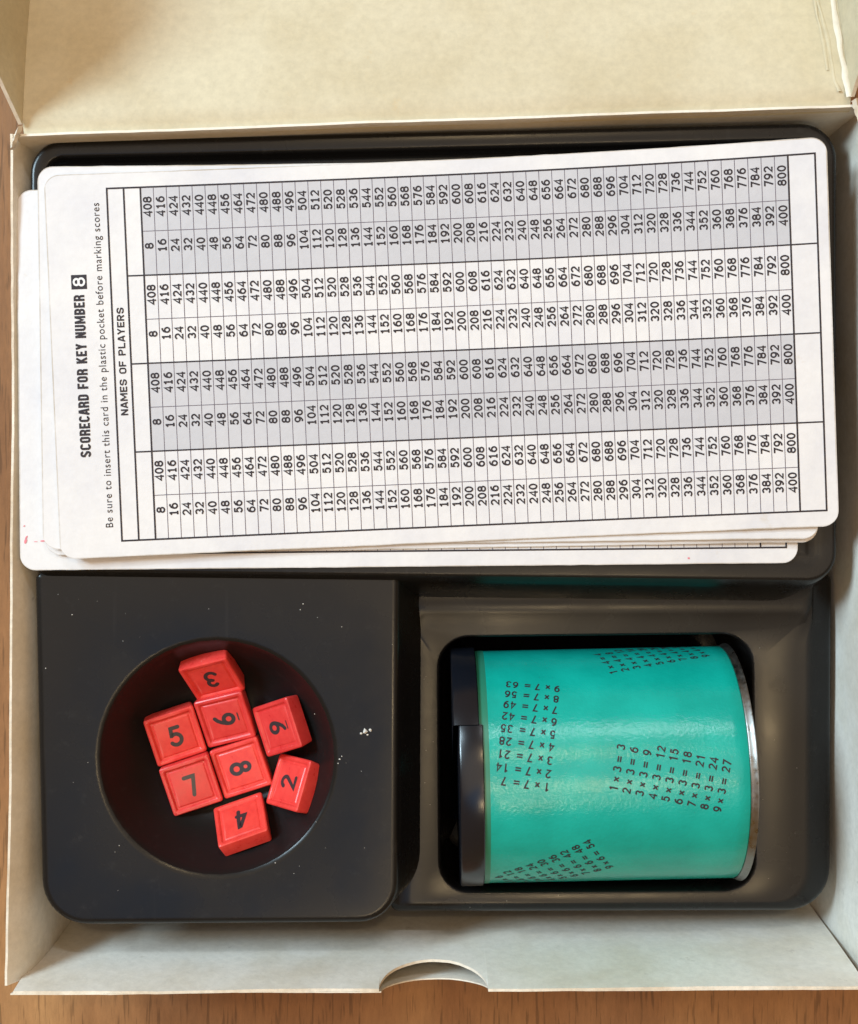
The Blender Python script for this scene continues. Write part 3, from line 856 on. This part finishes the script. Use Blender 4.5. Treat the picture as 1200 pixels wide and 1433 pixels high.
def can_text(rows, O, angle, step, unit, capH, name, parent):
    """rows of (a, b, product); unrolled millimetres: a along the axis, b round the cylinder"""
    ca, sa = math.cos(R(angle)), math.sin(R(angle))
    def f(x, y, hh):
        a = O[0] + x*ca - y*sa; b = O[1] + x*sa + y*ca
        t = b/(CR*1000); r = CR + hh
        return (a*.001, r*math.sin(t), r*math.cos(t))
    F_ = Flat(f)
    for i, (m_, k_, p_) in enumerate(rows):
        y = -step*i
        def put(ch, xc, w=.64):
            word_strokes(F_, ch, w, .175, 0, lambda X, Y: (xc + (X-w/2)*capH, y + Y*capH), .00006)
        k = unit
        put('I' if m_ == 1 else str(m_), .9*k); put('x', 3.5*k, .62); put(str(k_), 6.3*k); put('=', 9.2*k, .74)
        for j, ch in enumerate(str(p_)): put('I' if ch == '1' else ch, (12.6 + j*1.9)*k)
    F_.build(name, INK, parent)
tab_ = lambda k: [(i, k, i*k) for i in range(1, 10)]
can_text(tab_(7), (-16.75, 2.15), 171, 3.75, 1.05, 2.5, 'times_table', wrap)
can_text(tab_(3), (2.21, -.69), 77, 3.80, 1.0, 2.5, 'times_table', wrap)
can_text(tab_(4), (5.7, 36.8), 106, 3.80, 1.0, 2.5, 'times_table', wrap)
d6 = R(31)
can_text(tab_(6), (2.34-8*3.8*math.cos(d6), -28.3-8*3.8*math.sin(d6)), 121, 3.80, 1.0, 2.5, 'times_table', wrap)

# ------------------------------------------------------------------ crumbs on the plastic
bm = bmesh.new()
def crumb(x, y, z, r):
    ret = bmesh.ops.create_icosphere(bm, subdivisions=1, radius=r, matrix=Matrix.Translation((x, y, z + r*.3)))
    for v in ret['verts']:
        k = 1 + .6*nz(v.co.x*9000, v.co.y*9000, v.co.z*9000)
        c = Vector((x, y, z+r*.3)); v.co = c + (v.co-c)*k; v.co.z = max(v.co.z, z + .00001)
for px, py, r in ((511, 1023, .00075), (518, 1021, .0005), (505, 1026, .0004), (514, 1028, .0003), (475, 1062, .0004), (478, 1058, .0003), (473, 1068, .0003),
                  (101, 860, .0003), (424, 845, .0003), (420, 853, .00025), (478, 877, .0002), (64, 935, .00025), (444, 864, .00018), (172, 897, .0002), (123, 1067, .0002),
                  (167, 1183, .00025), (161, 1192, .00015), (385, 1207, .0003), (442, 1150, .00018), (411, 1222, .0002), (440, 999, .00025)):
    p = at(px, py, ZB); crumb(p.x, p.y, ZB, r if 500 < px < 520 else r*.62)
rng = random.Random(4)
for _ in range(28):
    px, py = rng.uniform(60, 550), rng.uniform(810, 1280)
    p = at(px, py, ZB)
    if (p-bowl_c).length < .038: continue
    crumb(p.x, p.y, ZB, rng.uniform(.00005, .00010))
for _ in range(18):
    px, py = rng.choice([(rng.uniform(1062, 1125), rng.uniform(890, 1260)), (rng.uniform(620, 1120), rng.uniform(1252, 1270)), (rng.uniform(592, 610), rng.uniform(890, 1250))])
    p = at(px, py, ZC); crumb(p.x, p.y, ZC, rng.uniform(.00005, .00011))
me = bpy.data.meshes.new('dust_specks'); bm.to_mesh(me); bm.free(); me.materials.append(DUST)
ds = bpy.data.objects.new('dust_specks', me); COL.objects.link(ds)
tag(ds, 'tiny white crumbs scattered on the black plastic tray', 'dust', kind='stuff')
